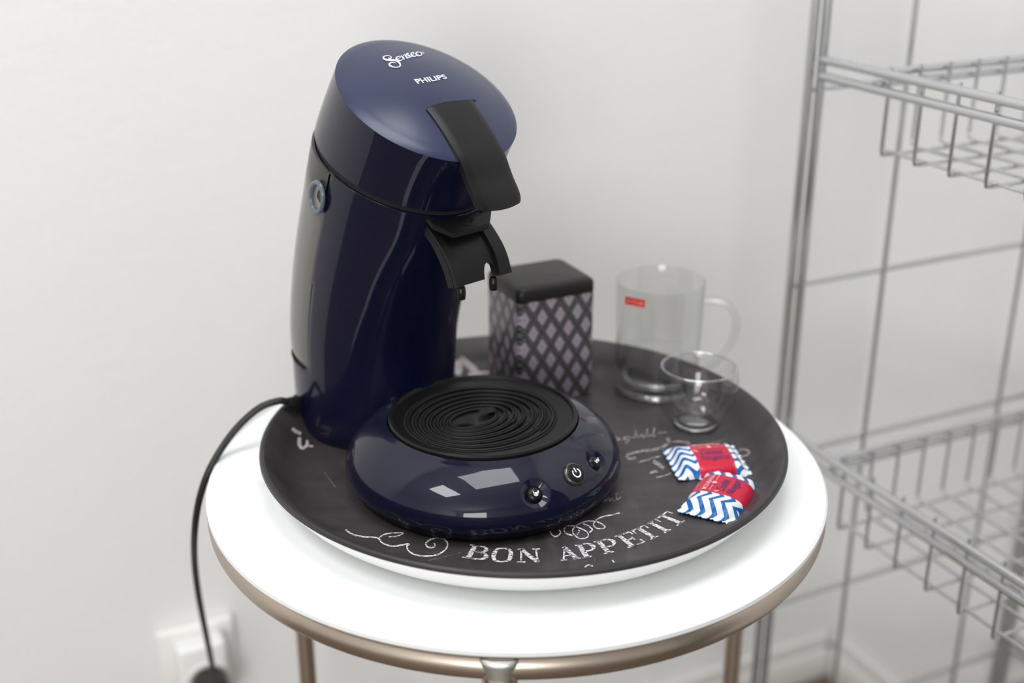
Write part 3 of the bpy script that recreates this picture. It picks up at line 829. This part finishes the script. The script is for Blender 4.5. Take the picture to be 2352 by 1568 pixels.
for q in range(5):
    r0 = .0225 + q * .0058; a0 = R(18)
    pts = [L(.001 + r0 * math.cos(a), r0 * math.sin(a), .0478 + q * .0001) for a in [a0 + R(44) * i / 12 for i in range(13)]]
    tube('drip_slot', pts, .0008, M['void'], cm, 6)
# rear recess line under the tank and cable outlet
tube('tank_gap', [sec(TTANK0 - .02, th, 1.0, -.0001) for th in [R(95) + R(170) * i / 40 for i in range(41)]], .0008, M['void'], cm, 6)

# ------------------------------------------------------------------ power cord, plug, wall socket
cord_hi = [((690, 930), .756), ((676, 926), .762), ((660, 922.5), .7665), ((640, 920.5), .7690), ((600, 934), .7660), ((560, 966), .757), ((520, 1013), .744), ((480, 1081), .727), ((457, 1150), .700), ((447, 1220), .665)]
cord_lo = [((447, 1290), .895), ((455, 1360), .930), ((468, 1430), .965), ((482, 1500), 1.000), ((492, 1556), 1.035), ((494, 1600), 1.065), ((484, 1630), 1.095)]
cord_w = [onz(x, y, z) for (x, y), z in cord_hi] + [onpl(x, y, E2, k) for (x, y), k in cord_lo]
cord = thing('power_cord', 'black power cord hanging from the coffee machine down to the wall socket', 'cord', cord_w[6])
ci = Matrix.Translation(-cord_w[6])
tube('cable', [ci @ p for p in smooth_path(cord_w, 6)], .0027, M['cord'], cord, 12)
tube('strain_relief', [ci @ p for p in smooth_path(cord_w[:3], 4)], [.0062, .0061, .0059, .0056, .0053, .0049, .0044, .0038, .0032], M['cord'], cord, 14)
SK1, SKZ = .178, .325
pl = lathe('plug', [(0, .034), (.012, .033), (.0185, .028), (.0195, .02), (.0195, .004), (.0185, 0), (0, 0)], M['cord'], cord, 40)
SKM = Matrix.Translation(rp(.1805, WB - .0405, .314)) @ RM @ Matrix.Rotation(R(90), 4, 'X')
pl.matrix_world = Matrix.Identity(4)
pl.matrix_local = ci @ SKM
soc = thing('wall_socket', 'white square wall socket with raised front on the wall behind the cord', 'socket', rp(SK1, WB, .30), YAW)
def sbox(name, lo, hi, bev): return box(name, lo, hi, M['socket'], soc, bev, 3)
sbox('back_plate', (-.0415, -.011, -.020), (.0415, -.0004, .068), .003)
sbox('front_block', (-.026, -.040, -.024), (.026, -.0112, .060), .005)
o = lathe('socket_rim', [(.0245, 0), (.0245, .0018), (.0225, .0022), (.0205, .0006)], M['socket'], soc, 40)
o.matrix_local = Matrix.Translation((.0025, -.0400, .014)) @ Matrix.Rotation(R(90), 4, 'X')

# ------------------------------------------------------------------ wire rack and its baskets (room coordinates)
RK1, RK2, RKR = .7152, .865, 1.090
rack = thing('wire_rack', 'chrome wire tower rack standing in the corner of the room', 'rack', rp(RK1, RK2, 0), YAW)
def rl(a, b, z): return Vector((a - RK1, b - RK2, z))
RF = .44; RTOP = 1.42
for a in (RK1, RKR):
    sg = 1 if a == RK1 else -1
    tube('post', [rl(a - .0045, RK2, .0), rl(a - .0045, RK2, .7), rl(a - .0045, RK2, RTOP)], .0042, M['chrome'], rack, 12)
    tube('post', [rl(a + .0050, RK2 - .0045, .0), rl(a + .0050, RK2 - .0045, .7), rl(a + .0050, RK2 - .0045, RTOP)], .0042, M['chrome'], rack, 12)
    tube('post', [rl(a, RF, .0), rl(a, RF, .7), rl(a, RF, RTOP)], .0042, M['chrome'], rack, 12)
for a in (.8255, 1.0145):
    tube('vertical_wire', [rl(a, RK2 + .001, .12), rl(a, RK2 + .001, .7), rl(a, RK2 + .001, RTOP - .05)], .0026, M['chrome'], rack, 10)
for z in (.957, .7715, .5895, .4095, .2345, 1.14, 1.32):
    tube('cross_wire', [rl(RK1, RK2 + .0045, z), rl(.9, RK2 + .0045, z), rl(RKR, RK2 + .0045, z)], .0027, M['chrome'], rack, 10)
def basket(zt, label):
    b = thing('wire_basket', label, 'basket', rp(RK1, RK2, 0), YAW, 'baskets of the wire rack')
    A0, A1, B0, B1 = RK1 + .006, RKR - .006, RF + .012, .790
    zb = zt - .069
    # side rails reach back to the posts
    for a in (RK1, RKR):
        for dz in (0, -.0142):
            tube('side_rail', [rl(a, RK2 - .012, zt + dz), rl(a, .62, zt + dz), rl(a, RF, zt + dz)], .0040, M['chrome'], b, 12)
    for bb in (B1, RF + .004):
        tube('end_rail', [rl(RK1 + .003, bb, zt - .002), rl(.9, bb, zt - .002), rl(RKR - .003, bb, zt - .002)], .0034, M['chrome'], b, 12)
        tube('end_rail', [rl(RK1 + .003, bb, zt - .011), rl(.9, bb, zt - .011), rl(RKR - .003, bb, zt - .011)], .0030, M['chrome'], b, 12)
    n = int((.776 - B0) / .0385) + 1
    for i in range(n):
        e = .776 - i * .0385
        P = [(A0, e, zt + .005), (A0, e, zb + .005), (A0 + .001, e, zb + .001), (A0 + .005, e, zb), ((A0 + A1) / 2, e, zb), (A1 - .005, e, zb), (A1 - .001, e, zb + .001), (A1, e, zb + .005), (A1, e, zt + .005)]
        tube('wire', [rl(*p) for p in P], .0016, M['chrome'], b, 8)
    m_ = int((A1 - .02 - (A0 + .010)) / .0325) + 1
    for i in range(m_):
        a = A0 + .008 + i * .0325
        P = [(a, B1 - .006, zt + .003), (a, B1 - .006, zb + .008), (a, B1 - .007, zb + .004), (a, B1 - .011, zb + .003), (a, .62, zb + .003), (a, B0 + .005, zb + .003), (a, B0, zb + .008), (a, B0, zt + .003)]
        tube('wire', [rl(*p) for p in P], .0016, M['chrome'], b, 8)
basket(.9855, 'chrome wire basket at the top of the rack, well above the table')
basket(.6240, 'chrome wire basket in the middle of the rack, just below the table top')
basket(.2660, 'chrome wire basket low in the rack, near the skirting board')

# ------------------------------------------------------------------ tin
tin_o = rp(.4300, .8338, ZF + .0002)
tin = thing('storage_tin', 'square black tin printed with grey diamonds standing behind the coffee machine', 'tin', tin_o, YAW)
hw, hd = .0345, .0300
def rrect(a, b, r_, z, n=6):
    o_ = []
    for cx, cy, t0 in ((a - r_, b - r_, 0), (-a + r_, b - r_, 90), (-a + r_, -b + r_, 180), (a - r_, -b + r_, 270)):
        for k in range(n + 1): o_.append((cx + r_ * math.cos(R(t0 + 90 * k / n)), cy + r_ * math.sin(R(t0 + 90 * k / n)), z))
    return o_
def loft(name, rings, m, parent, auto=40):
    vs, fs = [], []; n = len(rings[0])
    for r_ in rings: vs += r_
    for i in range(len(rings) - 1):
        for k in range(n): fs.append((i * n + k, i * n + (k + 1) % n, (i + 1) * n + (k + 1) % n, (i + 1) * n + k))
    fs.append(tuple(range(n - 1, -1, -1))); fs.append(tuple((len(rings) - 1) * n + k for k in range(n)))
    return mesh(name, vs, fs, m, parent, True, auto=auto)
loft('tin_body', [rrect(hw - .001, hd - .001, .005, 0), rrect(hw, hd, .005, .001), rrect(hw, hd, .005, .0893), rrect(hw - .0006, hd - .0006, .005, .0899)], M['tin'], tin)
loft('tin_lid', [rrect(hw + .0002, hd + .0002, .006, .0902), rrect(hw + .0004, hd + .0004, .006, .0908), rrect(hw + .0004, hd + .0004, .006, .0970), rrect(hw - .0002, hd - .0002, .006, .0994), rrect(hw - .0022, hd - .0022, .006, .1012), rrect(hw - .0060, hd - .0060, .006, .1018)], M['tin_lid'], tin, 60)

# ------------------------------------------------------------------ glass mug
mug = thing('glass_mug', 'clear straight glass mug with a handle and a small red label', 'mug', (.121, .939, ZF + .0003))
H = .0955
lathe('mug_wall', [(.0346, .0168), (.0350, .04), (.0362, H - .002), (.0361, H), (.0357, H + .0002), (.0353, H - .001), (.0341, .04), (.0337, .0170)], M['thin_glass'], mug, 96, auto=60)
lathe('mug_base', [(0, .0016), (.022, .0012), (.0300, .0), (.0332, .0010), (.0342, .0040), (.0346, .0165), (.0336, .0168), (.0322, .0140), (.0285, .0112), (.022, .0100), (.012, .0096), (0, .0095)], M['glass'], mug, 96, auto=60)
for r_, z_, q_ in ((.0322, .0034, .0030), (.0268, .0112, .0016)):  # added rings imitating the bright refraction bands in the glass base
    lathe('base_glint_ring', [(r_ + q_ * math.cos(2 * math.pi * k / 12), z_ + q_ * math.sin(2 * math.pi * k / 12)) for k in range(12)], M['glass_rim'], mug, 72, auto=80, close=True)
ha = R(-12); hx_ = Vector((math.cos(ha), math.sin(ha), 0))
hp_ = [(.0352, .0800), (.0440, .0805), (.0540, .0785), (.0610, .0690), (.0620, .0540), (.0570, .0400), (.0480, .0270), (.0400, .0190), (.0345, .0160)]
tube('mug_handle', smooth_path([hx_ * a + Vector((0, 0, z)) for a, z in hp_], 5), .0034, M['thin_glass'], mug, 12, flat=1.5)
def mug_pt(a, z, r_): return Vector((r_ * math.cos(a), r_ * math.sin(a), z))
def on_mug(x, y):
    o_ = CAM - Vector(mug.location); d_ = ray(x, y); r_ = .0362
    a = d_.x ** 2 + d_.y ** 2; b = 2 * (o_.x * d_.x + o_.y * d_.y); c_ = o_.x ** 2 + o_.y ** 2 - r_ * r_
    s_ = (-b - math.sqrt(max(0, b * b - 4 * a * c_))) / (2 * a); return o_ + d_ * s_
lab = Flat()
q4 = [(1435.5, 698), (1481, 707), (1482, 689), (1436.5, 680)]
N_ = 8
lab.add([bil(q4, i / N_, j) for i in range(N_ + 1) for j in (0, 1)], [(2 * i, 2 * i + 2, 2 * i + 3, 2 * i + 1) for i in range(N_)])
lb = lab.build('red_label', on_mug, M['red'], mug)
bt = Flat(); v_, f_ = text2d('BODUM', .02)
bt.add([bil(q4, .1 + .8 * x, .28 + .44 * y) for x, y in v_], f_)
bo = bt.build('label_lettering', lambda x, y: on_mug(x, y) * 1.0 + Vector((-.0002, -.0006, 0)), mat('pink_print', (.75, .25, .2), .5), lb)

# ------------------------------------------------------------------ double-wall glass
cup = thing('double_wall_glass', 'small rounded double-wall glass beside the wrapped sweets', 'glass', (.1445, .868, ZF + .0003))
out = [(0, .0), (.012, .0), (.0175, .0012), (.0225, .006), (.0268, .014), (.0297, .023), (.0310, .032), (.0308, .040), (.0302, .046), (.0297, .0486), (.0287, .0497), (.0276, .0488), (.0271, .046), (.0268, .041), (.0255, .032), (.0225, .023), (.0175, .0155), (.011, .0118), (0, .0105)]
lathe('outer_wall', out[2:11], M['thin_glass'], cup, 80, auto=60)
lathe('inner_wall', out[10:], M['thin_glass'], cup, 80, auto=60)
lathe('glass_foot', [(0, 0), (.012, 0), (.0172, .0011), (.0176, .0018), (.0150, .0034), (.008, .0042), (0, .0044)], M['glass'], cup, 80, auto=60)
lathe('rim', [(.0287 + .00115 * math.cos(2 * math.pi * k / 12), .0490 + .0011 * math.sin(2 * math.pi * k / 12)) for k in range(12)], M['glass_rim'], cup, 80, auto=80, close=True)

# ------------------------------------------------------------------ sweets
def sweet(c, ang, Ln, Wd, label, l1, l2, tilt=0.0, curl=0.0):
    s = thing('wrapped_sweet', label, 'sweet', c, ang, 'wrapped sweets on the tray')
    nx, ny = 44, 30; vs, fs = [], []
    def top(x, y):
        ax = abs(x) / (Ln / 2); ay = abs(y) / (Wd / 2)
        core = max(0, min(1, (1 - ax) / .34)); core = core * core * (3 - 2 * core)
        cy = max(0, 1 - ay ** 3.2)
        return .0006 + .0098 * core * cy ** .6 + curl * max(0, ax - .7) * .01
    for side in (1, 0):
        for i in range(nx + 1):
            for j in range(ny + 1):
                x = -Ln / 2 + Ln * i / nx; y = -Wd / 2 + Wd * j / ny
                nar = 1 - .10 * max(0, 1 - abs(abs(x) / (Ln / 2) - .55) / .25)
                if i in (0, nx) and j % 2: x *= 1.05
                z = top(x, y)
                z += .0005 * math.sin(j * 1.1 + i * .4) * (1 if abs(x) > Ln * .33 else .12)
                zz = z if side else max(.0, min(z - .0003, .0004 + curl * max(0, abs(x) / (Ln / 2) - .7) * .01))
                vs.append((x, y * nar, zz))
    K = (nx + 1) * (ny + 1)
    for side in (0, 1):
        for i in range(nx):
            for j in range(ny):
                a = side * K + i * (ny + 1) + j; fs.append((a, a + ny + 1, a + ny + 2, a + 1) if side == 0 else (a, a + 1, a + ny + 2, a + ny + 1))
    for i in range(nx):
        for j in (0, ny):
            a = i * (ny + 1) + j; fs.append((a, a + ny + 1, K + a + ny + 1, K + a))
    for j in range(ny):
        for i in (0, nx):
            a = i * (ny + 1) + j; fs.append((a, a + 1, K + a + 1, K + a))
    w = mesh('wrapper', vs, fs, M['wrap'], s, True, auto=50)
    def put(txt, x0, x1, y0, y1, m, **kw):
        v_, f_ = text2d(txt, **kw); fl = Flat(); fl.add([(.003 + x0 + (x1 - x0) * x, y0 + (y1 - y0) * y) for x, y in v_], f_)
        fl.build('label_lettering', lambda x, y: Vector((x, y, top(x, y) + .0006)), m, s)
    k = Wd / .042
    put('MONBANA', -.0115, .0105, .0085 * k, .0122 * k, M['print_pink'], bold=.004)
    fl = Flat(); fl.stroke([(-.013, .0062 * k), (-.003, .0062 * k)], .0004, 2, False); fl.stroke([(.003, .0062 * k), (.013, .0062 * k)], .0004, 2, False)
    fl.poly([(.0018 * math.cos(R(a)), .0062 * k + .0018 * math.sin(R(a))) for a in range(0, 360, 20)])
    fl.stroke([(-.0125, .0028 * k), (-.0108, .0012 * k)], .0012, 2, False); fl.stroke([(-.0118, .0012 * k), (-.0102, .0002 * k)], .0010, 2, False)
    fl.build('label_ornament', lambda x, y: Vector((x + .003, y, top(x + .003, y) + .0006)), M['print_pink'], s)
    put(l1, -.0085, .0080, -.0030 * k, .0032 * k, M['ink'], shear=.35, bold=.008)
    put(l2, -.0105, .0115, -.0115 * k, -.0045 * k, M['ink'], shear=.35, bold=.008)
    return s
M['print_pink'] = mat('pale_pink_print', (.85, .45, .48), .5)
zs = ZF + .0004
s2 = sweet(Vector((.1455, .7478, zs)), math.atan2(.0535, .027), .062, .0425, 'wrapped sweet with red label nearest the tray rim, its wrapper lying flat', 'Cookie', 'Nougat', curl=0.4)
s1 = sweet(Vector((.1430, .8000, zs)), math.atan2(.006, .046), .0535, .0470, 'wrapped sweet with red label lying between the small glass and the other sweet', 'Cookie', 'Nougatine', curl=0.5)
